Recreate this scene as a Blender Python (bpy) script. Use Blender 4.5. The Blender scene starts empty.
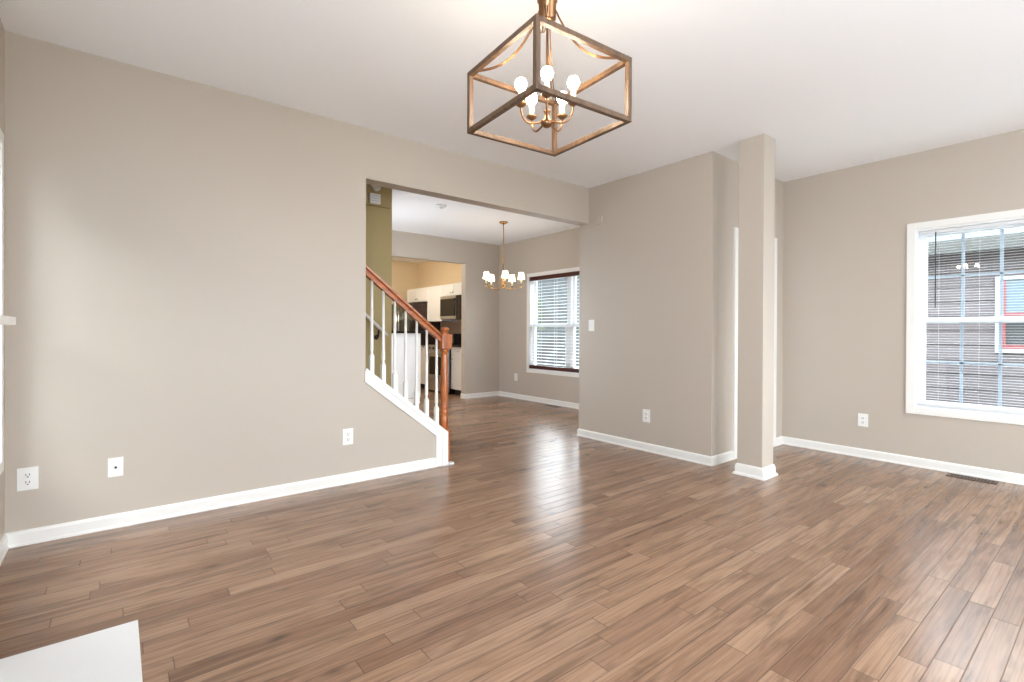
import bpy, bmesh, math, random
from mathutils import Vector, Matrix
PI = math.pi
random.seed(7)
S = bpy.context.scene
COL = S.collection

# ------------------------------------------------------------------ camera
F_PX, CY, YAW, PITCH, ROLL, CAMH = 495.05, 333.86, 0.896188, -0.003938, 0.004235, 1.15992
cam_d = bpy.data.cameras.new('camera'); cam = bpy.data.objects.new('camera', cam_d); COL.objects.link(cam)
fw = Vector((math.cos(YAW) * math.cos(PITCH), math.sin(YAW) * math.cos(PITCH), math.sin(PITCH)))
rt = Vector((math.sin(YAW), -math.cos(YAW), 0)); up = rt.cross(fw)
rt2 = rt * math.cos(ROLL) + up * math.sin(ROLL); up2 = -rt * math.sin(ROLL) + up * math.cos(ROLL)
m = Matrix.Identity(4)
for i in range(3):
    m[i][0] = rt2[i]; m[i][1] = up2[i]; m[i][2] = -fw[i]
m.translation = Vector((0, 0, CAMH))
cam.matrix_world = m
cam_d.sensor_fit = 'HORIZONTAL'; cam_d.sensor_width = 36
cam_d.lens = 36 * F_PX / 1024
cam_d.shift_y = -(341 - CY) / 1024
cam_d.clip_start = 0.03; cam_d.clip_end = 200
S.camera = cam

# ------------------------------------------------------------------ exposure, sky, large lights
S.view_settings.view_transform = 'Standard'; S.view_settings.look = 'None'
S.view_settings.gamma = 1; S.view_settings.use_curve_mapping = False
S.view_settings.exposure = 0.48
S.cycles.max_bounces = 10; S.cycles.diffuse_bounces = 6; S.cycles.glossy_bounces = 4
S.cycles.transparent_max_bounces = 24; S.cycles.sample_clamp_indirect = 6
S.cycles.caustics_reflective = False; S.cycles.caustics_refractive = False
W = bpy.data.worlds.new('sky'); S.world = W; W.use_nodes = True
bg = W.node_tree.nodes['Background']
bg.inputs[0].default_value = (0.90, 0.95, 1.0, 1); bg.inputs[1].default_value = 11.0

def area(name, loc, direction, sx, sy, power=1, color=(1, 1, 1), portal=False):
    d = bpy.data.lights.new(name, 'AREA'); d.shape = 'RECTANGLE'; d.size = sx; d.size_y = sy
    d.energy = power; d.color = color
    d.cycles.is_portal = portal
    o = bpy.data.objects.new(name, d); COL.objects.link(o); o.location = loc
    o.rotation_euler = Vector(direction).to_track_quat('-Z', 'Z').to_euler()
    return o
XR, XL, YA, XB, YC, H = 5.456, -0.460, 3.724, 4.053, 2.280, 2.74
YD, YK, YR = 7.20, 10.30, -3.2
TW = 0.137
area('window_daylight', (XR + .2, .77, 1.3), (-1, 0, 0), .9, 1.6, portal=True)
area('window_daylight', (XR + .2, -1.1, 1.3), (-1, 0, 0), 1.7, 1.6, portal=True)
area('window_daylight', (XR + .2, 5.45, 1.3), (-1, 0, 0), 1.8, 1.6, portal=True)
area('window_daylight', (2.4, YR - .2, 1.2), (0, 1, 0), 3.4, 2.3, portal=True)
area('window_daylight', (XL - .2, 3.2, 1.3), (1, 0, 0), .9, 1.6, portal=True)
area('window_daylight', (XL - .2, -.6, 1.3), (1, 0, 0), 1.2, 1.6, portal=True)

# added fill lamps just inside the unseen windows, standing in for daylight
area('fill_rear', (2.4, YR + .03, 1.15), (-.25, 1, 1.3), 2.7, 2.0, 90, (.81, .91, 1))
area('fill_rear', (4.7, YR + .03, 1.3), (-.4, 1, 1.3), .8, 1.5, 8, (.81, .91, 1))
area('fill_left', (XL + .03, -.6, 1.3), (1, -.1, .9), 1.0, 1.5, 115, (.81, .91, 1))
area('fill_dining', (2.27, 6.1, 1.35), (1, -.1, .3), 1.1, 1.4, 24, (.88, .94, 1))
# ------------------------------------------------------------------ materials
def srgb(r, g, b):
    f = lambda c: (c / 255 / 12.92) if c / 255 <= .04045 else ((c / 255 + .055) / 1.055) ** 2.4
    return (f(r), f(g), f(b), 1)
def mat(name, col, rough=.5, metal=0, spec=.5, bump=0, bscale=200, vary=0, vscale=5, emit=None, estr=0, coat=0):
    m = bpy.data.materials.new(name); m.use_nodes = True
    nt = m.node_tree; b = nt.nodes['Principled BSDF']
    b.inputs['Base Color'].default_value = col; b.inputs['Roughness'].default_value = rough
    b.inputs['Metallic'].default_value = metal; b.inputs['Specular IOR Level'].default_value = spec
    b.inputs['Coat Weight'].default_value = coat
    tc = nt.nodes.new('ShaderNodeTexCoord')
    if vary:
        n = nt.nodes.new('ShaderNodeTexNoise'); n.inputs['Scale'].default_value = vscale
        nt.links.new(tc.outputs['Object'], n.inputs['Vector'])
        mx = nt.nodes.new('ShaderNodeMixRGB'); mx.blend_type = 'MULTIPLY'; mx.inputs[0].default_value = 1
        mr = nt.nodes.new('ShaderNodeMapRange'); mr.inputs[1].default_value = .3; mr.inputs[2].default_value = .7
        mr.inputs[3].default_value = 1 - vary; mr.inputs[4].default_value = 1
        nt.links.new(n.outputs[0], mr.inputs[0])
        mx.inputs[1].default_value = col; nt.links.new(mr.outputs[0], mx.inputs[2])
        nt.links.new(mx.outputs[0], b.inputs['Base Color'])
    if bump:
        n = nt.nodes.new('ShaderNodeTexNoise'); n.inputs['Scale'].default_value = bscale
        nt.links.new(tc.outputs['Object'], n.inputs['Vector'])
        bp = nt.nodes.new('ShaderNodeBump'); bp.inputs['Strength'].default_value = bump; bp.inputs['Distance'].default_value = .002
        nt.links.new(n.outputs[0], bp.inputs['Height']); nt.links.new(bp.outputs[0], b.inputs['Normal'])
    if emit:
        b.inputs['Emission Color'].default_value = emit; b.inputs['Emission Strength'].default_value = estr
    return m
def wood(name, dark, light, axis=2, rough=.4, scale=6, coat=0):
    m = bpy.data.materials.new(name); m.use_nodes = True
    nt = m.node_tree; b = nt.nodes['Principled BSDF']; b.inputs['Roughness'].default_value = rough
    b.inputs['Coat Weight'].default_value = coat; b.inputs['Coat Roughness'].default_value = .2
    tc = nt.nodes.new('ShaderNodeTexCoord'); mp = nt.nodes.new('ShaderNodeMapping')
    s = [scale * 8] * 3; s[axis] = scale; mp.inputs['Scale'].default_value = s
    n = nt.nodes.new('ShaderNodeTexNoise'); n.inputs['Detail'].default_value = 6; n.inputs['Distortion'].default_value = .6
    n.inputs['Scale'].default_value = 1
    r = nt.nodes.new('ShaderNodeValToRGB'); r.color_ramp.elements[0].position = .3; r.color_ramp.elements[1].position = .7
    r.color_ramp.elements[0].color = dark; r.color_ramp.elements[1].color = light
    nt.links.new(tc.outputs['Object'], mp.inputs[0]); nt.links.new(mp.outputs[0], n.inputs[0])
    nt.links.new(n.outputs[0], r.inputs[0]); nt.links.new(r.outputs[0], b.inputs['Base Color'])
    return m

M = {}
M['wall'] = mat('greige_wall_paint', srgb(192, 182, 170), .42, spec=.35, bump=.05, bscale=260)
M['olive'] = mat('olive_wall_paint', srgb(176, 158, 112), .5, spec=.3, bump=.05, bscale=260)
M['kitchen'] = mat('kitchen_wall_paint', srgb(216, 197, 166), .5, spec=.3)
M['ceiling'] = mat('ceiling_paint', srgb(248, 250, 253), .7, spec=.2, bump=.08, bscale=180)
M['trim'] = mat('white_trim_paint', srgb(240, 239, 236), .3, spec=.5)
M['vinyl'] = mat('white_vinyl', srgb(236, 238, 240), .35)
M['plate'] = mat('white_plastic', srgb(240, 240, 238), .3)
M['dark'] = mat('dark_slot', srgb(30, 28, 28), .5)
M['muntin'] = mat('grey_grille', srgb(176, 190, 206), .4)
M['slat_white'] = mat('white_blind_slat', srgb(226, 228, 230), .4)
M['wand'] = mat('smoke_wand', srgb(52, 56, 54), .3)
M['mahogany'] = wood('mahogany_valance', srgb(46, 14, 12), srgb(84, 28, 22), 1, .35)
M['oak'] = wood('oak_stain', srgb(132, 64, 22), srgb(196, 110, 46), 2, .3, coat=.4)
M['oakx'] = wood('oak_stain_rail', srgb(126, 60, 20), srgb(192, 106, 44), 0, .3, coat=.4)
M['cage'] = wood('weathered_cage_wood', srgb(70, 50, 36), srgb(108, 82, 60), 2, .5)
M['bronze'] = mat('antique_bronze', srgb(140, 104, 74), .28, metal=.85)
M['brass'] = mat('polished_brass', srgb(190, 150, 98), .22, metal=.9)
M['candle'] = mat('candle_sleeve', srgb(236, 224, 200), .4)
M['bulb'] = mat('lit_bulb', srgb(255, 236, 205), .3, emit=srgb(255, 232, 200), estr=80)
M['shade'] = mat('lit_fabric_shade', srgb(250, 240, 220), .6, emit=srgb(255, 226, 184), estr=5)
M['bulb2'] = mat('lit_chandelier_bulb', srgb(255, 236, 205), .3, emit=srgb(255, 220, 170), estr=30)
M['marble'] = mat('white_hearth_tile', srgb(236, 236, 236), .18, vary=.05, vscale=3)
M['cabinet'] = mat('white_cabinet_paint', srgb(240, 240, 240), .35)
M['steel'] = mat('brushed_steel', srgb(190, 192, 196), .28, metal=.9)
M['black'] = mat('black_enamel', srgb(22, 20, 22), .2)
M['blackglass'] = mat('black_glass', srgb(16, 17, 20), .06)
M['fridge_side'] = mat('dark_fridge_side', srgb(58, 34, 28), .35)
M['fridge_front'] = mat('fridge_front_steel', srgb(108, 112, 104), .25, metal=.8)
M['counter'] = mat('dark_granite', srgb(38, 34, 34), .2, vary=.5, vscale=90)
M['nickel'] = mat('satin_nickel', srgb(170, 165, 155), .3, metal=1)
M['tile'] = mat('beige_backsplash', srgb(196, 164, 142), .35)
M['vent'] = mat('brown_register_metal', srgb(96, 74, 58), .4, metal=.3)
M['grass'] = mat('lawn', srgb(84, 88, 74), .9, vary=.3, vscale=12)
M['leaf'] = mat('tree_foliage', srgb(46, 74, 30), .7, vary=.6, vscale=9)
M['bark'] = mat('tree_bark', srgb(80, 66, 54), .9, vary=.4, vscale=20)
M['house_trim'] = mat('house_trim_paint', srgb(150, 158, 166), .5)
M['house_blind'] = mat('pale_blue_blind', srgb(88, 108, 120), .3)
M['house_red'] = mat('red_sash_paint', srgb(116, 50, 54), .5)
M['tread'] = wood('stair_tread_oak', srgb(110, 74, 52), srgb(150, 112, 86), 1, .35)

def siding():
    m = mat('lap_siding', srgb(80, 75, 78), .7, vary=.10, vscale=3)
    return m
M['siding'] = siding()
M['house_dark'] = mat('dark_grey_siding', srgb(32, 40, 44), .7, vary=.2, vscale=2)
M['shingle'] = mat('grey_shingle', srgb(54, 64, 76), .8, vary=.4, vscale=14)

def glass():
    m = bpy.data.materials.new('window_glass'); m.use_nodes = True; nt = m.node_tree
    nt.nodes.clear(); o = nt.nodes.new('ShaderNodeOutputMaterial'); mx = nt.nodes.new('ShaderNodeMixShader')
    t = nt.nodes.new('ShaderNodeBsdfTransparent'); g = nt.nodes.new('ShaderNodeBsdfGlossy'); g.inputs['Roughness'].default_value = .0
    t.inputs[0].default_value = (.96, .98, .98, 1)
    lw = nt.nodes.new('ShaderNodeLayerWeight'); pw = nt.nodes.new('ShaderNodeMath'); pw.operation = 'POWER'; pw.inputs[1].default_value = 5
    f = nt.nodes.new('ShaderNodeMath'); f.operation = 'MULTIPLY_ADD'; f.inputs[1].default_value = .9; f.inputs[2].default_value = .045
    nt.links.new(lw.outputs['Facing'], pw.inputs[0]); nt.links.new(pw.outputs[0], f.inputs[0])
    nt.links.new(f.outputs[0], mx.inputs[0]); nt.links.new(t.outputs[0], mx.inputs[1]); nt.links.new(g.outputs[0], mx.inputs[2])
    nt.links.new(mx.outputs[0], o.inputs[0]); return m
M['glass'] = glass()

def floor_mat():
    m = bpy.data.materials.new('hardwood_planks'); m.use_nodes = True; nt = m.node_tree; L = nt.links
    b = nt.nodes['Principled BSDF']
    def N(t): return nt.nodes.new('ShaderNode' + t)
    def mth(op, a, c=None, d=None):
        n = N('Math'); n.operation = op
        for i, v in enumerate((a, c, d)):
            if v is None: continue
            if isinstance(v, (int, float)): n.inputs[i].default_value = v
            else: L.new(v, n.inputs[i])
        return n.outputs[0]
    def white(a, c=None):
        n = N('TexWhiteNoise'); n.noise_dimensions = '2D'
        cb = N('CombineXYZ'); L.new(a, cb.inputs[0])
        if c is not None:
            if isinstance(c, (int, float)): cb.inputs[1].default_value = c
            else: L.new(c, cb.inputs[1])
        L.new(cb.outputs[0], n.inputs['Vector']); return n.outputs['Value']
    tc = N('TexCoord'); sp = N('SeparateXYZ'); L.new(tc.outputs['Object'], sp.inputs[0])
    x, y = sp.outputs[0], sp.outputs[1]
    PW = .0843
    v = mth('DIVIDE', mth('SUBTRACT', y, .519 - 50 * PW), PW)
    row = mth('FLOOR', v); fy = mth('FRACT', v)
    ln = mth('MULTIPLY_ADD', white(row, 3.3), .75, .5)
    u = mth('ADD', mth('DIVIDE', mth('ADD', x, 10), ln), mth('MULTIPLY', white(row, 9.1), 7))
    colm = mth('FLOOR', u); fu = mth('FRACT', u)
    pid = white(row, colm); pid2 = white(colm, mth('ADD', row, .5))
    ey = mth('MULTIPLY', mth('MINIMUM', fy, mth('SUBTRACT', 1, fy)), PW)
    ex = mth('MULTIPLY', mth('MINIMUM', fu, mth('SUBTRACT', 1, fu)), ln)
    edge = mth('MINIMUM', ey, ex)
    mr = N('MapRange'); mr.inputs[1].default_value = .0008; mr.inputs[2].default_value = .0024
    L.new(edge, mr.inputs[0]); seam = mr.outputs[0]
    # grain
    cb = N('CombineXYZ'); L.new(mth('MULTIPLY_ADD', pid, 40, mth('MULTIPLY', x, 2.2)), cb.inputs[0])
    L.new(mth('MULTIPLY', y, 17), cb.inputs[1]); L.new(mth('MULTIPLY', pid2, 30), cb.inputs[2])
    n1 = N('TexNoise'); n1.inputs['Scale'].default_value = 1; n1.inputs['Detail'].default_value = 7; n1.inputs['Distortion'].default_value = .9
    n1.inputs['Roughness'].default_value = .6
    L.new(cb.outputs[0], n1.inputs['Vector'])
    cb2 = N('CombineXYZ'); L.new(mth('MULTIPLY_ADD', pid2, 40, mth('MULTIPLY', x, 5)), cb2.inputs[0])
    L.new(mth('MULTIPLY', y, 150), cb2.inputs[1]); L.new(mth('MULTIPLY', pid, 30), cb2.inputs[2])
    n2 = N('TexNoise'); n2.inputs['Scale'].default_value = 1; n2.inputs['Detail'].default_value = 4
    L.new(cb2.outputs[0], n2.inputs['Vector'])
    # base plank tone
    r = N('ValToRGB'); L.new(pid, r.inputs[0]); e = r.color_ramp.elements
    e[0].position = 0; e[0].color = srgb(136, 103, 81); e[1].position = 1; e[1].color = srgb(168, 135, 110)
    k = e.new(.25); k.color = srgb(151, 118, 95); k = e.new(.75); k.color = srgb(159, 126, 101)
    g = N('ValToRGB'); L.new(n1.outputs[0], g.inputs[0]); e = g.color_ramp.elements
    e[0].position = .27; e[0].color = (.48, .43, .40, 1); e[1].position = .62; e[1].color = (1.06, 1.06, 1.06, 1)
    k = e.new(.40); k.color = (.80, .77, .75, 1); k = e.new(.52); k.color = (.96, .95, .95, 1)
    g2 = N('MapRange'); L.new(n2.outputs[0], g2.inputs[0]); g2.inputs[1].default_value = .3; g2.inputs[2].default_value = .7
    g2.inputs[3].default_value = .86; g2.inputs[4].default_value = 1.08
    def mul(a, c, f=1.0):
        n = N('MixRGB'); n.blend_type = 'MULTIPLY'; n.inputs[0].default_value = f
        L.new(a, n.inputs[1]); L.new(c, n.inputs[2]); return n.outputs[0]
    c = mul(mul(r.outputs[0], g.outputs[0]), g2.outputs[0])
    # long dark heartwood streaks that start and stop inside a board
    cb4 = N('CombineXYZ'); L.new(mth('MULTIPLY_ADD', pid2, 17, mth('MULTIPLY', x, 1.1)), cb4.inputs[0])
    L.new(mth('MULTIPLY_ADD', y, 15, mth('MULTIPLY', pid, 9)), cb4.inputs[1]); L.new(mth('MULTIPLY', pid2, 50), cb4.inputs[2])
    n4 = N('TexNoise'); n4.inputs['Scale'].default_value = 1; n4.inputs['Detail'].default_value = 5; n4.inputs['Distortion'].default_value = 1.4
    L.new(cb4.outputs[0], n4.inputs['Vector'])
    hs = N('MapRange'); L.new(n4.outputs[0], hs.inputs[0]); hs.inputs[1].default_value = .33; hs.inputs[2].default_value = .45
    hs.inputs[3].default_value = .64; hs.inputs[4].default_value = 1
    c = mul(c, hs.outputs[0])
    # cathedral grain rings
    wv = N('TexWave'); wv.wave_type = 'RINGS'; wv.inputs['Scale'].default_value = 1.0; wv.inputs['Distortion'].default_value = 5; wv.inputs['Detail'].default_value = 3
    cb5 = N('CombineXYZ'); L.new(mth('MULTIPLY_ADD', pid, 23, mth('MULTIPLY', x, 1.3)), cb5.inputs[0])
    L.new(mth('MULTIPLY_ADD', y, 14, mth('MULTIPLY', pid2, 31)), cb5.inputs[1]); L.new(cb5.outputs[0], wv.inputs['Vector'])
    wr = N('MapRange'); L.new(wv.outputs['Fac'], wr.inputs[0]); wr.inputs[1].default_value = .0; wr.inputs[2].default_value = .35
    wr.inputs[3].default_value = .86; wr.inputs[4].default_value = 1
    c = mul(c, wr.outputs[0])
    # knots
    vo = N('TexVoronoi'); vo.inputs['Scale'].default_value = 1; vo.inputs['Randomness'].default_value = 1
    cb3 = N('CombineXYZ'); L.new(mth('MULTIPLY', x, 2.3), cb3.inputs[0]); L.new(mth('MULTIPLY', y, 5.5), cb3.inputs[1])
    L.new(cb3.outputs[0], vo.inputs['Vector'])
    kn = N('MapRange'); L.new(vo.outputs['Distance'], kn.inputs[0]); kn.inputs[1].default_value = .02; kn.inputs[2].default_value = .13
    kn.inputs[3].default_value = .45; kn.inputs[4].default_value = 1
    c = mul(c, kn.outputs[0])
    sm = N('MapRange'); L.new(seam, sm.inputs[0]); sm.inputs[3].default_value = .40; sm.inputs[4].default_value = 1
    c = mul(c, sm.outputs[0])
    L.new(c, b.inputs['Base Color'])
    rr = N('MapRange'); L.new(n1.outputs[0], rr.inputs[0]); rr.inputs[3].default_value = .18; rr.inputs[4].default_value = .30
    L.new(rr.outputs[0], b.inputs['Roughness']); b.inputs['Specular IOR Level'].default_value = .5
    hsum = mth('ADD', mth('MULTIPLY', seam, 1.0), mth('ADD', mth('MULTIPLY', n2.outputs[0], .10), mth('MULTIPLY', pid2, .25)))
    bp = N('Bump'); bp.inputs['Strength'].default_value = .35; bp.inputs['Distance'].default_value = .0015
    L.new(hsum, bp.inputs['Height']); L.new(bp.outputs[0], b.inputs['Normal'])
    return m
M['floor'] = floor_mat()

# ------------------------------------------------------------------ mesh helpers
class MB:
    def __init__(self): self.bm = bmesh.new()
    def box(self, a, b, bev=0, rot=None):
        a, b = Vector(a), Vector(b); c = (a + b) / 2; s = b - a
        t = bmesh.new(); bmesh.ops.create_cube(t, size=1)
        for v in t.verts: v.co = Vector((v.co.x * s.x, v.co.y * s.y, v.co.z * s.z))
        if bev: bmesh.ops.bevel(t, geom=t.edges[:], offset=bev, segments=2, affect='EDGES', profile=.7)
        R = rot if rot else Matrix.Identity(3)
        for v in t.verts: v.co = R @ v.co + c
        self._add(t); return self
    def _add(self, t):
        me = bpy.data.meshes.new('t'); t.to_mesh(me); t.free(); self.bm.from_mesh(me); bpy.data.meshes.remove(me)
    def bar(self, p, q, w, h, bev=0, upv=(0, 0, 1)):
        p, q = Vector(p), Vector(q); d = q - p; L = d.length; d.normalize()
        s = d.cross(Vector(upv))
        if s.length < 1e-5: s = d.cross(Vector((0, 1, 0)))
        s.normalize(); u = s.cross(d)
        R = Matrix((s, d, u)).transposed()
        c = (p + q) / 2
        return self.box(c - Vector((w, L, h)) / 2, c + Vector((w, L, h)) / 2, bev, R)
    def lathe(self, prof, c=(0, 0, 0), n=16, rot=None):
        t = bmesh.new(); rings = []
        for r, z in prof:
            if r < 1e-6: rings.append([t.verts.new((0, 0, z))])
            else: rings.append([t.verts.new((r * math.cos(2 * PI * i / n), r * math.sin(2 * PI * i / n), z)) for i in range(n)])
        for a, b in zip(rings, rings[1:]):
            for i in range(n):
                j = (i + 1) % n
                if len(a) == 1 and len(b) == 1: continue
                if len(a) == 1: f = [a[0], b[j], b[i]]
                elif len(b) == 1: f = [a[i], a[j], b[0]]
                else: f = [a[i], a[j], b[j], b[i]]
                t.faces.new(f)
        for rg, fl in ((rings[0], True), (rings[-1], False)):
            if len(rg) > 1: t.faces.new(rg[::-1] if fl else rg)
        bmesh.ops.recalc_face_normals(t, faces=t.faces[:])
        for f in t.faces: f.smooth = True
        R = rot if rot else Matrix.Identity(3)
        for v in t.verts: v.co = R @ v.co + Vector(c)
        self._add(t); return self
    def tube(self, pts, r, n=8):
        pts = [Vector(p) for p in pts]; t = bmesh.new(); rings = []
        for i, p in enumerate(pts):
            d = (pts[min(i + 1, len(pts) - 1)] - pts[max(i - 1, 0)]).normalized()
            s = d.cross(Vector((0, 0, 1)))
            if s.length < 1e-3: s = d.cross(Vector((1, 0, 0)))
            s.normalize(); u = s.cross(d)
            rr = r[i] if isinstance(r, (list, tuple)) else r
            rings.append([t.verts.new(p + rr * (math.cos(2 * PI * k / n) * s + math.sin(2 * PI * k / n) * u)) for k in range(n)])
        for a, b in zip(rings, rings[1:]):
            for i in range(n): t.faces.new([a[i], a[(i + 1) % n], b[(i + 1) % n], b[i]])
        t.faces.new(rings[0][::-1]); t.faces.new(rings[-1])
        bmesh.ops.recalc_face_normals(t, faces=t.faces[:])
        for f in t.faces: f.smooth = True
        self._add(t); return self
    def prism(self, poly, a, b, plane='xz'):
        """poly in a plane, extruded along the remaining axis from a to b"""
        t = bmesh.new()
        def P(p, w):
            return {'xz': (p[0], w, p[1]), 'yz': (w, p[0], p[1]), 'xy': (p[0], p[1], w)}[plane]
        A = [t.verts.new(P(p, a)) for p in poly]; B = [t.verts.new(P(p, b)) for p in poly]; n = len(poly)
        t.faces.new(A); t.faces.new(B[::-1])
        for i in range(n): t.faces.new([A[i], B[i], B[(i + 1) % n], A[(i + 1) % n]])
        bmesh.ops.recalc_face_normals(t, faces=t.faces[:]); self._add(t); return self
    def sphere(self, c, r, sub=2, sc=(1, 1, 1)):
        t = bmesh.new(); bmesh.ops.create_icosphere(t, subdivisions=sub, radius=r)
        for v in t.verts: v.co = Vector((v.co.x * sc[0], v.co.y * sc[1], v.co.z * sc[2])) + Vector(c)
        for f in t.faces: f.smooth = True
        self._add(t); return self
ORG = {}
def obj(name, mb, mt, parent=None, origin=None, **props):
    o0 = ORG[parent.name] if parent is not None else (Vector(origin) if origin else Vector((0, 0, 0)))
    for v in mb.bm.verts: v.co -= o0
    me = bpy.data.meshes.new(name); mb.bm.to_mesh(me); mb.bm.free()
    me.materials.append(M[mt] if isinstance(mt, str) else mt)
    o = bpy.data.objects.new(name, me); COL.objects.link(o)
    if parent is not None: o.parent = parent
    else: o.location = o0
    ORG[o.name] = o0
    for k, v in props.items(): o[k] = v
    return o
def empty(name, loc, **props):
    o = bpy.data.objects.new(name, None); COL.objects.link(o); o.location = loc; ORG[o.name] = Vector(loc)
    o.empty_display_size = .1
    for k, v in props.items(): o[k] = v
    return o
def thing(name, loc, label, cat, group=None):
    o = empty(name, loc, label=label, category=cat)
    if group: o['group'] = group
    return o
def struct(name, mb, mt): return obj(name, mb, mt, kind='structure')

def wall_mb(axis, c0, c1, u0, u1, z0, z1, holes=()):
    """a slab between c0 and c1 on `axis`, along u, with rectangular holes (ua, ub, za, zb)"""
    us = sorted({u0, u1, *[h[0] for h in holes], *[h[1] for h in holes]}); us = [u for u in us if u0 <= u <= u1]
    zs = sorted({z0, z1, *[h[2] for h in holes], *[h[3] for h in holes]}); zs = [z for z in zs if z0 <= z <= z1]
    def solid(i, j):
        if i < 0 or j < 0 or i >= len(us) - 1 or j >= len(zs) - 1: return False
        cu, cz = (us[i] + us[i + 1]) / 2, (zs[j] + zs[j + 1]) / 2
        return not any(h[0] < cu < h[1] and h[2] < cz < h[3] for h in holes)
    mb = MB(); bm = mb.bm; cache = {}
    def V(c, u, z):
        k = (c, u, z)
        if k not in cache: cache[k] = bm.verts.new((c, u, z) if axis == 'x' else (u, c, z))
        return cache[k]
    for i in range(len(us) - 1):
        for j in range(len(zs) - 1):
            if not solid(i, j): continue
            a, b, p, q = us[i], us[i + 1], zs[j], zs[j + 1]
            bm.faces.new([V(c0, a, p), V(c0, b, p), V(c0, b, q), V(c0, a, q)])
            bm.faces.new([V(c1, a, p), V(c1, a, q), V(c1, b, q), V(c1, b, p)])
            for di, dj, (A, B) in ((-1, 0, ((a, p), (a, q))), (1, 0, ((b, q), (b, p))), (0, -1, ((b, p), (a, p))), (0, 1, ((a, q), (b, q)))):
                if not solid(i + di, j + dj):
                    bm.faces.new([V(c0, *A), V(c1, *A), V(c1, *B), V(c0, *B)])
    bmesh.ops.recalc_face_normals(bm, faces=bm.faces[:])
    return mb

# baseboard: profile with a small shoe and eased top, swept along a run
BASE_PROF = [(0, 0), (.017, 0), (.017, .010), (.013, .017), (.013, .066), (.009, .076), (0, .081)]
def baseboard(name, runs):
    """runs: (x0, y0, x1, y1, nx, ny, ext0, ext1): wall line, normal into room, mitre at the two ends (+1 outside, -1 inside, 0 square)"""
    mb = MB()
    for x0, y0, x1, y1, nx, ny, e0, e1 in runs:
        d = Vector((x1 - x0, y1 - y0)).normalized(); bm = mb.bm
        A = []; B = []
        for o, z in BASE_PROF:
            A.append(bm.verts.new((x0 + nx * o - d.x * o * e0, y0 + ny * o - d.y * o * e0, z)))
            B.append(bm.verts.new((x1 + nx * o + d.x * o * e1, y1 + ny * o + d.y * o * e1, z)))
        n = len(A); bm.faces.new(A); bm.faces.new(B[::-1])
        for i in range(n): bm.faces.new([A[i], B[i], B[(i + 1) % n], A[(i + 1) % n]])
    bmesh.ops.recalc_face_normals(mb.bm, faces=mb.bm.faces[:])
    return struct(name, mb, 'trim')

# ------------------------------------------------------------------ room shell
XO = XR + .15
WIN_R = (0.30, 1.238, .460, 2.124)           # outer casing of the right-hand window
WIN_R2 = (-1.98, -.22, .460, 2.124)
WIN_D = (4.505, 6.405, .475, 2.145)
WIN_L = (2.66, 3.56, .448, 2.145)
WIN_L2 = (-1.2, .0, .443, 2.145)
CAS = .055
def hole(w): return (w[0] + CAS, w[1] - CAS, w[2] + CAS, w[3] - CAS)
X0 = XL - .15
mb = MB(); mb.box((X0, YR - .15, -.12), (XO, YK + .12, 0)); struct('floor', mb, 'floor')
mb = MB(); mb.box((X0, YR - .15, H), (XO, YK + .12, H + .12)); struct('ceiling', mb, 'ceiling')
struct('wall_right', wall_mb('x', XR, XO, YR - .15, YD + .06, 0, H, [hole(WIN_R), hole(WIN_R2), hole(WIN_D)]), 'wall')
struct('wall_kitchen_right', wall_mb('x', XR, XO, YD + .06, YK + .12, 0, H), 'kitchen')
struct('wall_left', wall_mb('x', X0, XL, YR - .15, 5.0, 0, H, [hole(WIN_L), hole(WIN_L2)]), 'wall')
DOOR_R = (1.0, 3.8, 0, 2.12)
struct('wall_rear', wall_mb('y', YR - .15, YR, XL, XR, 0, H, [DOOR_R, (4.25, 5.15, .5, 2.12)]), 'wall')
# stair wall: solid to the left, sloped knee wall under the opening, header above
OX, HZ = 1.518, 2.350
KX = 2.225
poly = [(XL, 0), (KX, 0), (KX, .305), (OX, .868), (OX, HZ), (XB, HZ), (XB, H), (XL, H)]
mb = MB(); mb.prism(poly, YA, YA + TW, 'xz'); struct('wall_stair', mb, 'wall')
# closet block between the living room and the dining room
struct('wall_closet_front', wall_mb('x', XB, XB + .12, YC, YA + TW, 0, H), 'wall')
struct('wall_closet_side', wall_mb('y', YC, YC + .12, XB + .12, XR, 0, H, [(4.485, 5.21, 0, 2.06)]), 'wall')
struct('wall_closet_rear', wall_mb('y', YA + TW - .12, YA + TW, XB + .12, XR, 0, H), 'wall')
# stair hall wall in olive, with a shallow bulkhead above
OY = 4.80
mb = MB(); mb.box((XL, OY, 0), (2.236, OY + .12, H)); struct('wall_stair_hall', mb, 'olive')
mb = MB(); mb.box((XL, OY - .05, 2.425), (2.195, OY - .0005, H - .001)); struct('trim_bulkhead', mb, 'olive')
struct('wall_dining_left', wall_mb('x', 2.116, 2.236, OY + .12, YD, 0, H, [(5.535, 6.665, .5, 2.1)]), 'wall')
# dining rear wall with the opening to the kitchen and a half wall
KO = (2.6, 4.72)
poly = [(2.236, 0), (3.83, 0), (3.83, 1.13), (KO[0], 1.13), (KO[0], 2.344), (KO[1], 2.344), (KO[1], 0), (XR, 0), (XR, H), (2.236, H)]
mb = MB(); mb.prism(poly, YD, YD + .12, 'xz'); struct('wall_dining_rear', mb, 'wall')
mb = MB(); mb.box((2.116, YK, 0), (XR, YK + .12, H)); struct('wall_kitchen_rear', mb, 'kitchen')
mb = MB(); mb.box((2.116, YD + .12, 0), (2.236, YK, H)); struct('wall_kitchen_left', mb, 'kitchen')

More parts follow.
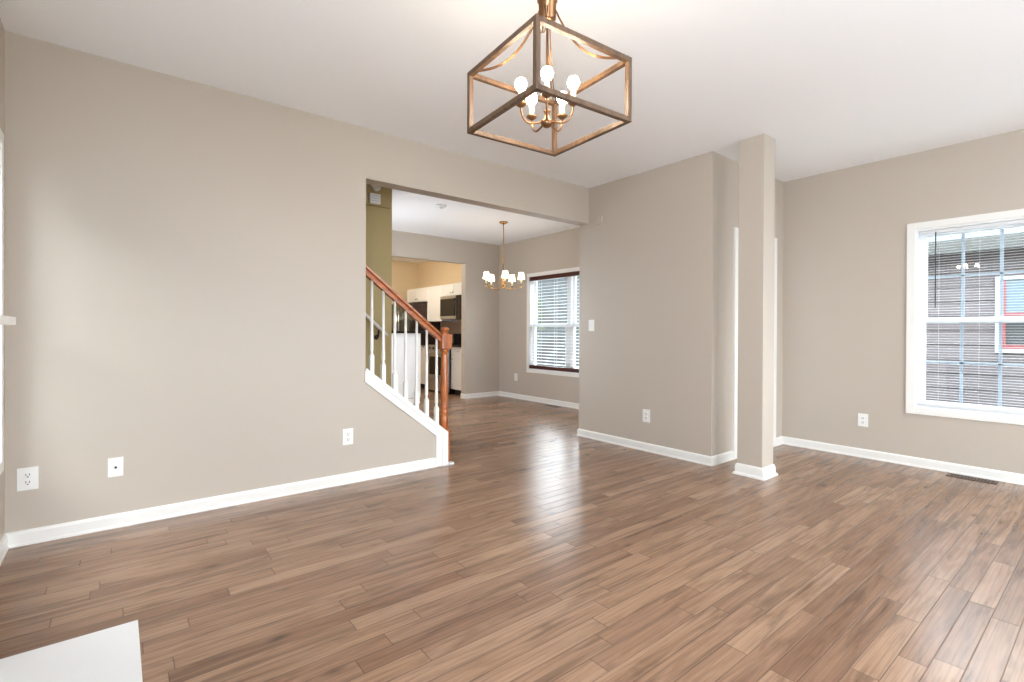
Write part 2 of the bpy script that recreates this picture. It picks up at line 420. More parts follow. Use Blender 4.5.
# baseboards
baseboard('baseboard_left', [(XL, .9, XL, YR, 1, 0, 0, -1), (XL, YA, XL, 2.47, 1, 0, -1, 0)])
baseboard('baseboard_stair', [(XL, YA, 2.14, YA, 0, -1, -1, 0)])
baseboard('baseboard_closet', [(XB, YA + TW, XB, YC, -1, 0, 1, 1), (XB, YC, 4.418, YC, 0, -1, 1, 0), (5.278, YC, XR, YC, 0, -1, 0, -1),
                               (XB, YA + TW, XR, YA + TW, 0, 1, 1, -1)])
baseboard('baseboard_right', [(XR, YC, XR, YR, -1, 0, -1, -1), (XR, YA + TW, XR, YD, -1, 0, -1, -1)])
baseboard('baseboard_dining', [(XR, YD, KO[1], YD, 0, -1, -1, 1), (KO[1], YD, KO[1], YD + .12, -1, 0, 1, 0), (2.236, YD, 3.83, YD, 0, -1, -1, 1), (2.236, OY + .12, 2.236, YD, 1, 0, 0, -1)])
baseboard('baseboard_rear', [(XL, YR, 1.0 - .06, YR, 0, 1, -1, 0), (3.86, YR, XR, YR, 0, 1, 0, -1)])

# column
t = thing('column', (4.1, 1.92, 0), 'square greige column standing free on the hardwood floor beside the closet', 'column')
mb = MB(); mb.box((4.000, 1.820, 0.0), (4.194, 2.022, H - .0005), .002); obj('shaft', mb, 'wall', t)
mb = MB()
cx0, cx1, cy0, cy1 = 4.000, 4.194, 1.820, 2.022
bm = mb.bm; rings = []
for o, z in [(.0, .09), (.005, .087), (.010, .079), (.013, .062), (.014, .022), (.026, .013), (.028, 0)]:
    rings.append([bm.verts.new(c) for c in ((cx0 - o, cy0 - o, z), (cx1 + o, cy0 - o, z), (cx1 + o, cy1 + o, z), (cx0 - o, cy1 + o, z))])
for a, b in zip(rings, rings[1:]):
    for i in range(4): bm.faces.new([a[i], b[i], b[(i + 1) % 4], a[(i + 1) % 4]])
bmesh.ops.recalc_face_normals(bm, faces=bm.faces[:])
obj('base_trim', mb, 'trim', t, label='white base trim around the foot')

# ------------------------------------------------------------------ windows
def window(name, xi, sx, w, units, cols, meet, parent_cols=None):
    """double hung window in a wall whose room face is x = xi; sx = +1 when outdoors lies at larger x"""
    y0, y1, z0, z1 = w
    root = empty(name, (xi, (y0 + y1) / 2, z0), kind='structure')
    X = lambda d: xi + sx * d
    def bx(mb, d0, d1, ya, yb, za, zb, bev=0):
        a, b = sorted((X(d0), X(d1))); mb.box((a, ya, za), (b, yb, zb), bev)
    mb = MB()
    c = .058
    bx(mb, -.018, 0.001, y0, y0 + c, z0, z1, .003); bx(mb, -.018, 0.001, y1 - c, y1, z0, z1, .003)
    bx(mb, -.018, 0.001, y0 + c, y1 - c, z1 - c, z1, .003); bx(mb, -.018, 0.001, y0 + c, y1 - c, z0, z0 + c, .003)
    obj('casing', mb, 'trim', root)
    mb = MB(); a, b, p, q = y0 + CAS, y1 - CAS, z0 + CAS, z1 - CAS; tk = .02
    bx(mb, .0, .15, a, a + tk, p, q); bx(mb, .0, .15, b - tk, b, p, q)
    bx(mb, .0, .15, a + tk, b - tk, q - tk, q); bx(mb, .0, .15, a + tk, b - tk, p, p + tk)
    obj('jamb', mb, 'vinyl', root)
    a += tk; b -= tk; p += tk; q -= tk
    mull = .085; n = units; wd = (b - a - mull * (n - 1)) / n
    for k in range(n):
        ua = a + k * (wd + mull); ub = ua + wd
        if k < n - 1:
            mb = MB(); bx(mb, .045, .15, ub, ub + mull, p, q, .003); obj('mullion', mb, 'vinyl', root)
        for (sz0, sz1, d) in ((p, meet + .025, .05), (meet - .025, q, .09)):
            s = .045; mb = MB()
            bx(mb, d, d + .03, ua, ua + s, sz0, sz1, .003); bx(mb, d, d + .03, ub - s, ub, sz0, sz1, .003)
            bx(mb, d, d + .03, ua + s, ub - s, sz0, sz0 + s, .003); bx(mb, d, d + .03, ua + s, ub - s, sz1 - s, sz1, .003)
            sash = obj('sash', mb, 'vinyl', root)
            mb = MB(); bx(mb, d + .012, d + .018, ua + s, ub - s, sz0 + s, sz1 - s); obj('pane', mb, 'glass', sash)
            if cols:
                mb = MB()
                for i in range(1, cols):
                    y = ua + s + (ub - ua - 2 * s) * i / cols; bx(mb, d + .019, d + .026, y - .011, y + .011, sz0 + s, sz1 - s)
                zz = (sz0 + sz1) / 2; bx(mb, d + .019, d + .026, ua + s, ub - s, zz - .009, zz + .009)
                obj('grille', mb, 'muntin', sash)
    return root
window('window_1', XR, 1, WIN_R, 1, 3, 1.275)
window('window_2', XR, 1, WIN_D, 2, 0, 1.275)
window('window_3', XL, -1, WIN_L, 1, 3, 1.275)
window('window_added', 2.236, -1, (5.48, 6.72, .443, 2.145), 1, 3, 1.275)  # unseen window added to go with the dining fill lamp
window('window_4', XR, 1, WIN_R2, 2, 3, 1.275)
window('window_5', XL, -1, WIN_L2, 1, 3, 1.275)

def slats(mb, xc, y0, y1, z0, z1, pitch, depth, th, tilt):
    z = z0
    c, s = math.cos(tilt), math.sin(tilt)
    while z < z1:
        a = [(-depth / 2, 0), (0, depth * .06), (depth / 2, 0), (depth / 2, -th), (0, depth * .06 - th), (-depth / 2, -th)]
        poly = [(xc + px * c - pz * s, z + px * s + pz * c) for px, pz in a]
        mb.prism(poly, y0, y1, 'xz'); z += pitch
# mini blind in the right-hand window
t = thing('mini_blind', (XR + .03, .77, .52), 'narrow-slatted white mini blind hanging in the right-hand window beside the floor register', 'window blind')
y0, y1 = WIN_R[0] + .085, WIN_R[1] - .085
mb = MB(); mb.box((XR + .012, y0, 2.018), (XR + .040, y1, 2.046), .002); obj('headrail', mb, 'slat_white', t)
mb = MB(); slats(mb, XR + .026, y0, y1, .560, 2.012, .0215, .018, .0007, .0); obj('slat_stack', mb, 'slat_white', t)
mb = MB(); mb.box((XR + .015, y0, .538), (XR + .037, y1, .550), .002); obj('bottom_rail', mb, 'slat_white', t)
mb = MB()
for y in (y0 + .1, (y0 + y1) / 2, y1 - .13): mb.tube([(XR + .012, y, .545), (XR + .012, y, 2.02)], .0008, 5)
obj('ladder_cord', mb, 'slat_white', t)
mb = MB(); mb.tube([(XR + .004, 1.045, 2.03), (XR + .002, 1.045, 1.38)], .0042, 6); obj('tilt_wand', mb, 'wand', t, label='dark tilt wand')
# wood blind in the dining window
t = thing('wood_blind', (XR, 5.45, .55), 'wide white slatted blind with dark mahogany valance in the dining room window', 'window blind')
y0, y1 = WIN_D[0] + .062, WIN_D[1] - .062
mb = MB(); mb.box((XR - .012, y0, 2.018), (XR + .008, y1, 2.083), .004); obj('valance', mb, 'mahogany', t, label='dark mahogany valance')
mb = MB(); slats(mb, XR + .012, y0 + .02, y1 - .02, .64, 2.0, .0505, .048, .003, .12); obj('slat_stack', mb, 'slat_white', t, label='white slats')
mb = MB(); mb.box((XR - .016, y0 + .005, .548), (XR + .04, y1 - .005, .606), .005); obj('bottom_rail', mb, 'mahogany', t, label='dark mahogany bottom rail')
mb = MB()
for y in (y0 + .25, y0 + .62, y1 - .62, y1 - .25):
    for dx in (-.014, .038): mb.tube([(XR + dx, y, .6), (XR + dx, y, 2.03)], .0014, 5)
obj('ladder_cord', mb, 'slat_white', t)

# ------------------------------------------------------------------ rear wall glazing (behind the camera)
def flat_window(name, x0, x1, z0, z1, n):
    root = empty(name, ((x0 + x1) / 2, YR, z0), kind='structure')
    mb = MB(); c = .06
    zb = z0
    mb.box((x0 - c, YR - .001, zb), (x0, YR + .018, z1 + c)); mb.box((x1, YR - .001, zb), (x1 + c, YR + .018, z1 + c))
    mb.box((x0, YR - .001, z1), (x1, YR + .018, z1 + c))
    if z0 > .1: mb.box((x0 - c, YR - .001, z0 - c), (x1 + c, YR + .018, z0))
    obj('casing', mb, 'trim', root)
    wd = (x1 - x0) / n
    for k in range(n):
        a, b = x0 + k * wd, x0 + (k + 1) * wd; s = .05; mb = MB()
        mb.box((a, YR - .09, z0), (a + s, YR - .05, z1)); mb.box((b - s, YR - .09, z0), (b, YR - .05, z1))
        mb.box((a + s, YR - .09, z0), (b - s, YR - .05, z0 + s)); mb.box((a + s, YR - .09, z1 - s), (b - s, YR - .05, z1))
        sh = obj('sash', mb, 'vinyl', root)
        mb = MB(); mb.box((a + s, YR - .073, z0 + s), (b - s, YR - .067, z1 - s)); obj('pane', mb, 'glass', sh)
flat_window('window_6', 1.0, 3.8, 0.0, 2.12, 3)
flat_window('window_7', 4.25, 5.15, .5, 2.12, 1)

# ------------------------------------------------------------------ closet door
root = empty('door_1', (4.89, YC, 0), kind='structure')
mb = MB(); c = .067
mb.box((4.485 - c, YC - .018, 0), (4.485, YC + .001, 2.06 + c), .003); mb.box((5.21, YC - .018, 0), (5.21 + c, YC + .001, 2.06 + c), .003)
mb.box((4.485, YC - .018, 2.06), (5.21, YC + .001, 2.06 + c), .003); obj('door_casing', mb, 'trim', root)
mb = MB(); mb.box((4.485, YC, 0), (4.50, YC + .12, 2.06)); mb.box((5.195, YC, 0), (5.21, YC + .12, 2.06)); mb.box((4.50, YC, 2.045), (5.195, YC + .12, 2.06))
obj('door_jamb', mb, 'trim', root)
mb = MB(); mb.box((4.503, YC + .02, .008), (5.192, YC + .055, 2.042), .002)
for za, zb in ((.25, .9), (1.05, 1.9)):
    for xa, xb in ((4.59, 4.81), (4.88, 5.10)): mb.box((xa, YC + .014, za), (xb, YC + .021, zb), .004)
slab = obj('door_slab', mb, 'trim', root)
mb = MB(); mb.lathe([(0, 0), (.024, .004), (.026, .02), (.012, .03), (.01, .045), (.028, .02 + .04)][::-1], (5.13, YC - .045, .95), 14, Matrix.Rotation(-PI / 2, 3, 'X'))
obj('door_knob', mb, 'nickel', slab)
mb = MB()
for z in (.25, 1.05, 1.82): mb.lathe([(0, 0), (.006, 0), (.006, .09), (0, .09)], (4.501, YC + .012, z), 8)
obj('hinge', mb, 'nickel', slab)

# ------------------------------------------------------------------ stair: skirt trim, steps, railing
SL = .792
capz = lambda x: .883 - SL * (x - 1.506)
mb = MB()
x1 = 2.256
# face band along the slope and down the end, cap on top
def band(dz0, dz1, xe, xin, ya, yb):
    pts = [(OX - .008, capz(OX - .008) - dz1), (OX - .008, capz(OX - .008) - dz0), (xe, capz(xe) - dz0), (xe, 0), (xin, 0), (xin, capz(xin) - dz1)]
    mb.prism(pts, ya, yb, 'xz')
band(.020, .112, 2.205, 2.142, YA - .014, YA)
mb.prism([(OX, capz(OX) - .045), (OX, capz(OX)), (x1, capz(x1)), (x1, 0), (2.205, 0), (2.205, capz(2.205) - .045)], YA - .022, YA, 'xz')
mb.prism([(OX, capz(OX) - .04), (OX, capz(OX)), (2.222, capz(2.222)), (2.222, capz(2.222) - .04)], YA, YA + TW + .014, 'xz')
mb.box((2.196, YA - .03, 0), (2.270, YA - .0221, .022), .002); mb.box((2.2561, YA - .03, 0), (2.312, YA + .02, .018), .002)
struct('trim_stair', mb, 'trim')
t = thing('staircase', (1.0, 4.3, 0), 'staircase climbing left between the knee wall and the olive wall', 'staircase')
mb = MB(); mr_ = MB(); RUN, RISE = .24, .19; nst = 10
for i in range(nst):
    xs = 2.20 - i * RUN; xe = max(xs - RUN, XL + .003)
    if i == nst - 1: xe = XL + .003
    mb.box((xe, YA + TW + .002, (i + 1) * RISE - .03), (xs + .025, OY - .002, (i + 1) * RISE), .004)
    mr_.box((xe, YA + TW + .002, 0), (xs, OY - .002, (i + 1) * RISE - .0301))
obj('tread', mb, 'tread', t); obj('riser', mr_, 'trim', t, label='white risers')

t = thing('stair_railing', (2.278, 3.79, 0), 'oak stair railing with newel post and slim white balusters above the knee wall', 'stair railing')
YB = 3.79
nx = 2.267
mb = MB()
# newel: square foot, turned shaft, square head block with chamfers, button cap
mb.box((nx - .038, YB - .038, .0), (nx + .038, YB + .038, .30), .004)
mb.lathe([(.038, .30), (.030, .318), (.037, .335), (.040, .37), (.036, .405), (.028, .43), (.036, .445), (.036, .462), (.028, .475),
          (.034, .485), (.034, .498), (.029, .51), (.034, .56), (.036, .64), (.033, .80), (.029, .95), (.028, .975), (.037, .985), (.037, 1.0), (.03, 1.01)], (nx, YB, 0), 20)
mb.box((nx - .049, YB - .049, 1.005), (nx + .049, YB + .049, 1.137), .010)
mb.lathe([(.044, 1.13), (.03, 1.152), (.024, 1.16), (.024, 1.166), (.036, 1.17), (.038, 1.182), (.03, 1.196), (0, 1.202)], (nx, YB, 0), 20)
obj('newel_post', mb, 'oak', t, label='turned oak newel post')
# handrail: moulded section swept along the slope
rz = lambda x: 1.687 - SL * (x - 1.541)
sec = [(-.022, -.064), (.022, -.064), (.022, -.038), (.017, -.03), (.029, -.02), (.030, -.008), (.022, -.002), (.0, .001), (-.022, -.002), (-.030, -.008), (-.029, -.02), (-.017, -.03), (-.022, -.038)]
mb = MB(); bm = mb.bm; xa, xb = OX + .002, nx - .04; k = 1 / math.cos(math.atan(SL))
A = [bm.verts.new((xa, YB + s, rz(xa) + h * k)) for s, h in sec]; B = [bm.verts.new((xb, YB + s, rz(xb) + h * k)) for s, h in sec]
bm.faces.new(A); bm.faces.new(B[::-1])
for i in range(len(sec)): bm.faces.new([A[i], B[i], B[(i + 1) % len(sec)], A[(i + 1) % len(sec)]])
bmesh.ops.recalc_face_normals(bm, faces=bm.faces[:])
obj('handrail', mb, 'oakx', t, label='oak handrail')
for bx_ in (1.596, 1.694, 1.794, 1.892, 1.994, 2.090, 2.188):
    mb = MB(); zc = capz(bx_); zt = rz(bx_) - .062 * k
    mb.prism([(bx_ - .016, capz(bx_ - .016) - .002), (bx_ + .016, capz(bx_ + .016) - .002), (bx_ + .016, zc + .155), (bx_ - .016, zc + .155)], YB - .016, YB + .016, 'xz')
    mb.lathe([(.016, zc + .153), (.0125, zc + .172), (.0095, zc + .18), (.0145, zc + .20), (.0135, zc + .26), (.0095, zt + .004)], (bx_, YB, 0), 12)
    obj('baluster', mb, 'trim', t, label='white baluster')

t = thing('wall_handrail', (2.0, OY - .06, 1.2), 'short white handrail fixed to the olive stair wall', 'handrail')
mb = MB(); pa, pb = Vector((1.72, OY - .06, 1.51)), Vector((2.155, OY - .06, 1.125))
mb.tube([pa, pb], .017, 10); mb.sphere(pb, .017, 1); obj('rail', mb, 'trim', t)
mb = MB(); mb.tube([(2.07, OY - .004, 1.10), (2.07, OY - .045, 1.11), (2.07, OY - .058, 1.175)], .009, 8)
mb.lathe([(0, 0), (.026, 0), (.022, .008), (0, .01)], (2.07, OY - .0005, 1.10), 12, Matrix.Rotation(PI / 2, 3, 'X'))
obj('bracket', mb, 'dark', t, label='small black bracket')

# ------------------------------------------------------------------ wall plates and devices
def plate(axis, c, n, u, z, w, h, kind, label, cat, name, mt='plate'):
    """axis 'y': plate on plane y=c facing n*y; axis 'x': on plane x=c facing n*x"""
    P = (lambda a, d, zz: (a, c + n * d, zz)) if axis == 'y' else (lambda a, d, zz: (c + n * d, a, zz))
    t = thing(name, P(u, 0, z - h / 2), label, cat)
    def bx(mb, u0, u1, d0, d1, z0, z1, bev=0):
        p, q = P(u0, d0, z0), P(u1, d1, z1)
        mb.box([min(a, b) for a, b in zip(p, q)], [max(a, b) for a, b in zip(p, q)], bev)
    mb = MB(); bx(mb, u - w / 2, u + w / 2, 0, .006, z - h / 2, z + h / 2, .002); obj('cover_plate', mb, mt, t)
    if kind == 'duplex':
        for s in (-1, 1):
            mb = MB(); bx(mb, u - .017, u + .017, .0055, .009, z + s * .02 - .015, z + s * .02 + .015, .003)
            r = obj('receptacle', mb, mt, t)
            mb = MB()
            for du in (-.007, .007): bx(mb, u + du - .0014, u + du + .0014, .0088, .0096, z + s * .02 - .002, z + s * .02 + .009)
            bx(mb, u - .0035, u + .0035, .0088, .0096, z + s * .02 - .011, z + s * .02 - .006)
            obj('slot', mb, 'dark', r)
    if kind == 'coax':
        R = Matrix.Rotation(PI / 2, 3, 'X')
        mb = MB(); bx(mb, u - .022, u + .022, .0055, .008, z - .022, z + .022, .002); obj('insert', mb, mt, t)
        mb = MB(); mb.lathe([(0, 0), (.006, 0), (.006, .012), (0, .012)], P(u, .007, z), 10, R); obj('connector', mb, 'dark', t, label='dark coax connector')
    if kind == 'switch':
        mb = MB(); bx(mb, u - .016, u + .016, .0055, .011, z - .034, z + .034, .002); obj('rocker', mb, mt, t)
    return t
plate('y', YA, -1, -.372, .355, .084, .122, 'duplex', 'white duplex outlet low on the left wall nearest the room corner', 'outlet', 'outlet')
plate('y', YA, -1, -.001, .356, .072, .112, 'coax', 'white cable jack plate with one small round connector low on the stair wall', 'cable jack', 'cable_jack')
plate('y', YA, -1, 1.380, .357, .080, .122, 'duplex', 'white duplex outlet below the sloping stair trim', 'outlet', 'outlet')
plate('x', XB, -1, 2.956, .345, .082, .124, 'duplex', 'white duplex outlet on the projecting closet wall', 'outlet', 'outlet')
plate('x', XR, -1, 1.560, .350, .080, .120, 'duplex', 'white duplex outlet on the wall between column and right-hand window', 'outlet', 'outlet')
plate('x', XR, -1, 6.703, .372, .082, .124, 'duplex', 'white outlet below the dining room window near the far corner', 'outlet', 'outlet')
plate('x', XB, -1, 3.676, 1.235, .078, .122, 'switch', 'white light switch at the edge of the closet wall', 'light switch', 'light_switch')
t = thing('wall_sensor', (XB, 3.56, 2.32), 'tiny wall-coloured sensor box high on the closet wall', 'sensor')
mb = MB(); mb.prism([(XB, 2.318), (XB - .022, 2.318), (XB - .014, 2.402), (XB, 2.402)], 3.525, 3.590, 'xz'); obj('sensor_body', mb, 'wall', t)
mb = MB(); mb.box((XB - .0215, 3.54, 2.326), (XB - .018, 3.575, 2.342), .001); obj('lens', mb, 'wall', t)

t = thing('motion_detector', (2.07, OY - .05, 2.62), 'round white detector high on the olive stair wall', 'detector')
RX = Matrix.Rotation(PI / 2, 3, 'X')
mb = MB(); mb.lathe([(0, 0), (.054, 0), (.056, .012), (.05, .028), (.033, .038), (0, .04)], (2.035, OY - .0505, 2.622), 24, RX); obj('housing', mb, 'plate', t)
mb = MB(); mb.lathe([(0, 0), (.018, 0), (.014, .008), (0, .01)], (2.047, OY - .088, 2.632), 14, RX); obj('lens', mb, 'dark', t, label='dark lens')
t = thing('doorbell_chime', (2.08, OY - .05, 2.44), 'white rectangular chime box below the round detector', 'door chime')
mb = MB(); mb.box((1.965, OY - .085, 2.435), (2.075, OY - .0505, 2.535), .005); obj('chime_cover', mb, 'plate', t)
mb = MB()
for z in (2.46, 2.485, 2.51): mb.box((1.98, OY - .0862, z), (2.06, OY - .0848, z + .004))
obj('grille_slot', mb, 'muntin', t)

t = thing('smoke_detector', (3.17, 5.39, H), 'small white smoke detector on the dining room ceiling', 'smoke detector')
mb = MB(); mb.lathe([(0, H - .034), (.04, H - .034), (.058, H - .024), (.064, H - .001), (0, H - .001)], (3.17, 5.39, 0), 24); obj('housing', mb, 'plate', t)
mb = MB(); mb.lathe([(0, H - .038), (.016, H - .038), (.018, H - .033), (0, H - .033)], (3.17, 5.39, 0), 14); obj('sounder', mb, 'muntin', t)

# floor registers
def register(cx, cy, w, l, label):
    t = thing('floor_register', (cx, cy, 0), label, 'floor vent')
    mb = MB(); mb.box((cx - w / 2, cy - l / 2, 0), (cx - w / 2 + .016, cy + l / 2, .005)); mb.box((cx + w / 2 - .016, cy - l / 2, 0), (cx + w / 2, cy + l / 2, .005))
    mb.box((cx - w / 2, cy - l / 2, 0), (cx + w / 2, cy - l / 2 + .02, .005)); mb.box((cx - w / 2, cy + l / 2 - .02, 0), (cx + w / 2, cy + l / 2, .005))
    n = 13
    for i in range(1, n): y = cy - l / 2 + .02 + (l - .04) * i / n; mb.box((cx - w / 2 + .01, y - .0035, .001), (cx + w / 2 - .01, y + .0035, .0045))
    obj('grille', mb, 'vent', t)
    mb = MB(); mb.box((cx - w / 2 + .01, cy - l / 2 + .01, .0003), (cx + w / 2 - .01, cy + l / 2 - .01, .0012)); obj('duct_opening', mb, 'dark', t)
register(5.345, .79, .105, .30, 'brown metal floor register below the right-hand window')
register(5.345, 5.66, .105, .30, 'dark floor register below the dining room window')

# ------------------------------------------------------------------ fireplace at the left (hearth and shelf reach into view)
t = thing('fireplace', (XL, 1.72, 0), 'white fireplace surround with mantel shelf and pale tiled hearth at the left', 'fireplace')
mb = MB(); mb.box((XL, .98, 0), (.069, 2.455, .012), .002); obj('hearth', mb, 'marble', t, label='pale white hearth slab')
mb = MB(); mb.box((XL, 1.02, .012), (XL + .10, 1.22, 1.09), .004); mb.box((XL, 2.22, .012), (XL + .10, 2.42, 1.09), .004); mb.box((XL, 1.22, .86), (XL + .10, 2.22, 1.09), .004)
mb.box((XL, 1.0, 1.06), (XL + .13, 2.44, 1.176), .006); obj('surround', mb, 'trim', t)
mb = MB(); mb.box((XL, .96, 1.1765), (XL + .183, 2.475, 1.206), .006); obj('mantel_shelf', mb, 'trim', t)
mb = MB(); mb.box((XL, 1.22, .012), (XL + .03, 1.4, .86)); mb.box((XL, 2.04, .012), (XL + .03, 2.22, .86)); mb.box((XL, 1.4, .7), (XL + .03, 2.04, .86)); obj('tile_surround', mb, 'marble', t)
mb = MB(); mb.box((XL, 1.4, .012), (XL + .012, 2.04, .7)); obj('firebox_glass', mb, 'blackglass', t)

# ------------------------------------------------------------------ lantern chandelier
LX, LY, LZ, LW, LH, LT = 1.368, 1.489, 1.990, .475, .254, .7159
def rotz(p, a=LT, c=(LX, LY)): return Vector((c[0] + p[0] * math.cos(a) - p[1] * math.sin(a), c[1] + p[0] * math.sin(a) + p[1] * math.cos(a), p[2]))
t = thing('lantern_chandelier', (LX, LY, LZ), 'brown square open-cage lantern light with lit bulbs hanging in the foreground', 'chandelier')
hw = LW / 2 * 1.0
bt = .019
mb = MB()
# square corners at angle LT + k*90 deg, radius LW/sqrt2
cr = [Vector((LX + math.cos(LT + k * PI / 2) * LW / 2 ** .5, LY + math.sin(LT + k * PI / 2) * LW / 2 ** .5, 0)) for k in range(4)]
inset = lambda v: Vector((LX, LY, 0)) + (v - Vector((LX, LY, 0))) * (1 - bt * .7071 / (LW / 2 ** .5) )
ci = [inset(v) for v in cr]
RZ45 = Matrix.Rotation(LT + PI / 4, 3, 'Z')
for k in range(4):
    c = ci[k]; mb.box(c + Vector((-bt / 2, -bt / 2, LZ)), c + Vector((bt / 2, bt / 2, LZ + LH)), .001, RZ45)
    d = ci[(k + 1) % 4]
    for z in (LZ + bt / 2, LZ + LH - bt / 2): mb.bar(c + Vector((0, 0, z)), d + Vector((0, 0, z)), bt, bt, .001)
obj('cage_frame', mb, 'cage', t, label='weathered brown square cage')
ctr = Vector((LX, LY, 0))
for k in range(4):
    mb = MB(); dirv = (ci[k] - ctr).normalized(); Rr = (ci[k] - ctr).length; side = Vector((-dirv.y, dirv.x, 0))
    for s in (-.005, .005):
        pts = []
        for i in range(15):
            f = i / 14; r = .03 + (Rr - .03) * f; z = LZ + LH + .004 + (.225) * (1 - f) ** 3.2
            pts.append(ctr + dirv * r + side * s + Vector((0, 0, z)))
        mb.tube(pts, .0028, 6)
    obj('curved_strap', mb, 'bronze', t)
mb = MB(); mb.lathe([(0, 2.415), (.022, 2.418), (.034, 2.43), (.036, 2.50), (.042, 2.505), (.042, 2.515), (.02, 2.52), (.012, 2.54), (0, 2.541)], (LX, LY, 0), 20)
mb.lathe([(0, H - .03), (.055, H - .028), (.062, H - .001), (0, H - .001)], (LX, LY, 0), 24)
mb.tube([(LX, LY, 2.53), (LX, LY, H - .02)], .006, 8); obj('canopy', mb, 'bronze', t)
mb = MB(); mb.tube([(LX, LY, 2.03), (LX, LY, 2.42)], .0055, 8)
mb.lathe([(0, 1.99), (.012, 1.993), (.024, 2.003), (.026, 2.016), (.012, 2.024), (.010, 2.05), (.016, 2.058), (0, 2.066)], (LX, LY, 0), 16); obj('stem', mb, 'bronze', t)
base = math.atan2(-LY, -LX)
R5 = .11
for k in range(5):
    a = base + k * 2 * PI / 5; d = Vector((math.cos(a), math.sin(a), 0)); e = ctr + d * R5
    mb = MB(); pts = []
    for f in range(11):
        u = f / 10; r = .02 + (R5 - .02) * math.sin(u * PI / 2); z = 2.012 - .012 * math.sin(PI * u) + .05 * max(0, u - .35) ** 1.6 * 2
        pts.append(ctr + d * r + Vector((0, 0, z)))
    ze = pts[-1].z; mb.tube(pts, .0042, 8)
    mb.lathe([(0, ze - .004), (.008, ze), (.022, ze + .010), (.023, ze + .015), (.010, ze + .014), (.010, ze + .02), (0, ze + .02)], e, 14)
    arm = obj('arm', mb, 'bronze', t)
    mb = MB(); mb.lathe([(0, ze + .016), (.0105, ze + .016), (.0105, ze + .062), (0, ze + .063)], e, 12); obj('candle_sleeve', mb, 'candle', arm)
    mb = MB(); mb.lathe([(0, ze + .063), (.008, ze + .064), (.017, ze + .071), (.023, ze + .084), (.024, ze + .094), (.018, ze + .11), (0, ze + .117)], e, 16); obj('bulb', mb, 'bulb', arm, label='lit round bulb')

# ------------------------------------------------------------------ dining chandelier
DX, DY = 4.35, 5.645
t = thing('shaded_chandelier', (DX, DY, 1.78), 'slim brass chandelier with five small white shades in the dining room', 'chandelier')
c2 = Vector((DX, DY, 0))
mb = MB(); mb.lathe([(0, H - .03), (.03, H - .028), (.062, H - .012), (.065, H - .001), (0, H - .001)], c2, 24); obj('canopy', mb, 'brass', t)
mb = MB(); mb.tube([(DX, DY, 2.19), (DX, DY, H - .02)], .006, 8)
for z in (2.19, 2.165): mb.lathe([(0, z - .012), (.012, z - .008), (.014, z), (.008, z + .01), (0, z + .012)], c2, 12)
mb.lathe([(.006, 2.15), (.009, 2.12), (.007, 1.98), (.012, 1.93), (.018, 1.91), (.012, 1.89), (.022, 1.865), (.030, 1.845), (.022, 1.825), (.010, 1.81), (.014, 1.80), (.008, 1.785), (0, 1.775)], c2, 16)
obj('stem', mb, 'brass', t)
base = math.atan2(-DY, -DX) + math.radians(6)
for k in range(5):
    a = base + k * 2 * PI / 5; d = Vector((math.cos(a), math.sin(a), 0)); R = .262; e = c2 + d * R
    mb = MB(); pts = [c2 + d * (.02 + (R - .02) * i / 12) + Vector((0, 0, 1.815 - .05 * math.sin(PI * i / 12 * .95) + .02 * (i / 12) ** 3)) for i in range(13)]
    mb.tube(pts, .0048, 8); ze = pts[-1].z
    # upper scroll back to the stem
    mb.tube([c2 + d * (.01 + .10 * i / 8) + Vector((0, 0, 2.02 - .19 * (i / 8) ** .8 - .02 * math.sin(PI * i / 8))) for i in range(9)], .003, 6)
    mb.lathe([(0, ze - .045), (.008, ze - .04), (.012, ze - .025), (.008, ze - .01), (.022, ze + .008), (.024, ze + .012), (.010, ze + .013), (0, ze + .014)], e, 12)
    arm = obj('arm', mb, 'brass', t)
    mb = MB(); mb.lathe([(0, ze + .012), (.010, ze + .012), (.010, ze + .09), (0, ze + .09)], e, 10); obj('candle_sleeve', mb, 'candle', arm)
    mb = MB(); z0 = ze + .085
    mb.lathe([(.050, z0), (.034, z0 + .095), (.0325, z0 + .095), (.0485, z0), (.050, z0)], e, 20)
    obj('lamp_shade', mb, 'shade', arm, label='small white lit shade')
    mb = MB(); mb.lathe([(0, ze + .09), (.008, ze + .09), (.014, ze + .115), (.010, ze + .14), (0, ze + .155)], e, 10); obj('bulb', mb, 'bulb2', arm)

# ------------------------------------------------------------------ kitchen
def shaker(t, x, y0, y1, z0, z1, name='cabinet_door', knob=None, g=.003):
    """door on the plane x, facing -x"""
    mb = MB(); s = .055 if (z1 - z0) > .25 else .03
    y0 += g; y1 -= g; z0 += g; z1 -= g
    mb.box((x - .012, y0, z0), (x, y1, z1)); 
    mb.box((x - .019, y0, z0), (x - .012, y0 + s, z1), .001); mb.box((x - .019, y1 - s, z0), (x - .012, y1, z1), .001)
    mb.box((x - .019, y0 + s, z0), (x - .012, y1 - s, z0 + s), .001); mb.box((x - .019, y0 + s, z1 - s), (x - .012, y1 - s, z1), .001)
    d = obj(name, mb, 'cabinet', t)
    if knob:
        mb = MB(); mb.sphere((x - .034, knob[0], knob[1]), .014, 2); mb.tube([(x - .019, knob[0], knob[1]), (x - .032, knob[0], knob[1])], .005, 6); obj('knob', mb, 'nickel', d)
    return d
XW = XR - .001
def upper(y0, y1, z0, z1, n, label, xf=5.12):
    t = thing('wall_cabinet', (xf, (y0 + y1) / 2, z0), label, 'kitchen cabinet')
    mb = MB(); mb.box((xf, y0 + .001, z0), (XW, y1 - .001, z1)); obj('body', mb, 'cabinet', t)
    w = (y1 - y0) / n
    for k in range(n): shaker(t, xf, y0 + k * w, y0 + (k + 1) * w, z0, z1, knob=(y0 + k * w + (.04 if k else w - .04), z0 + .06))
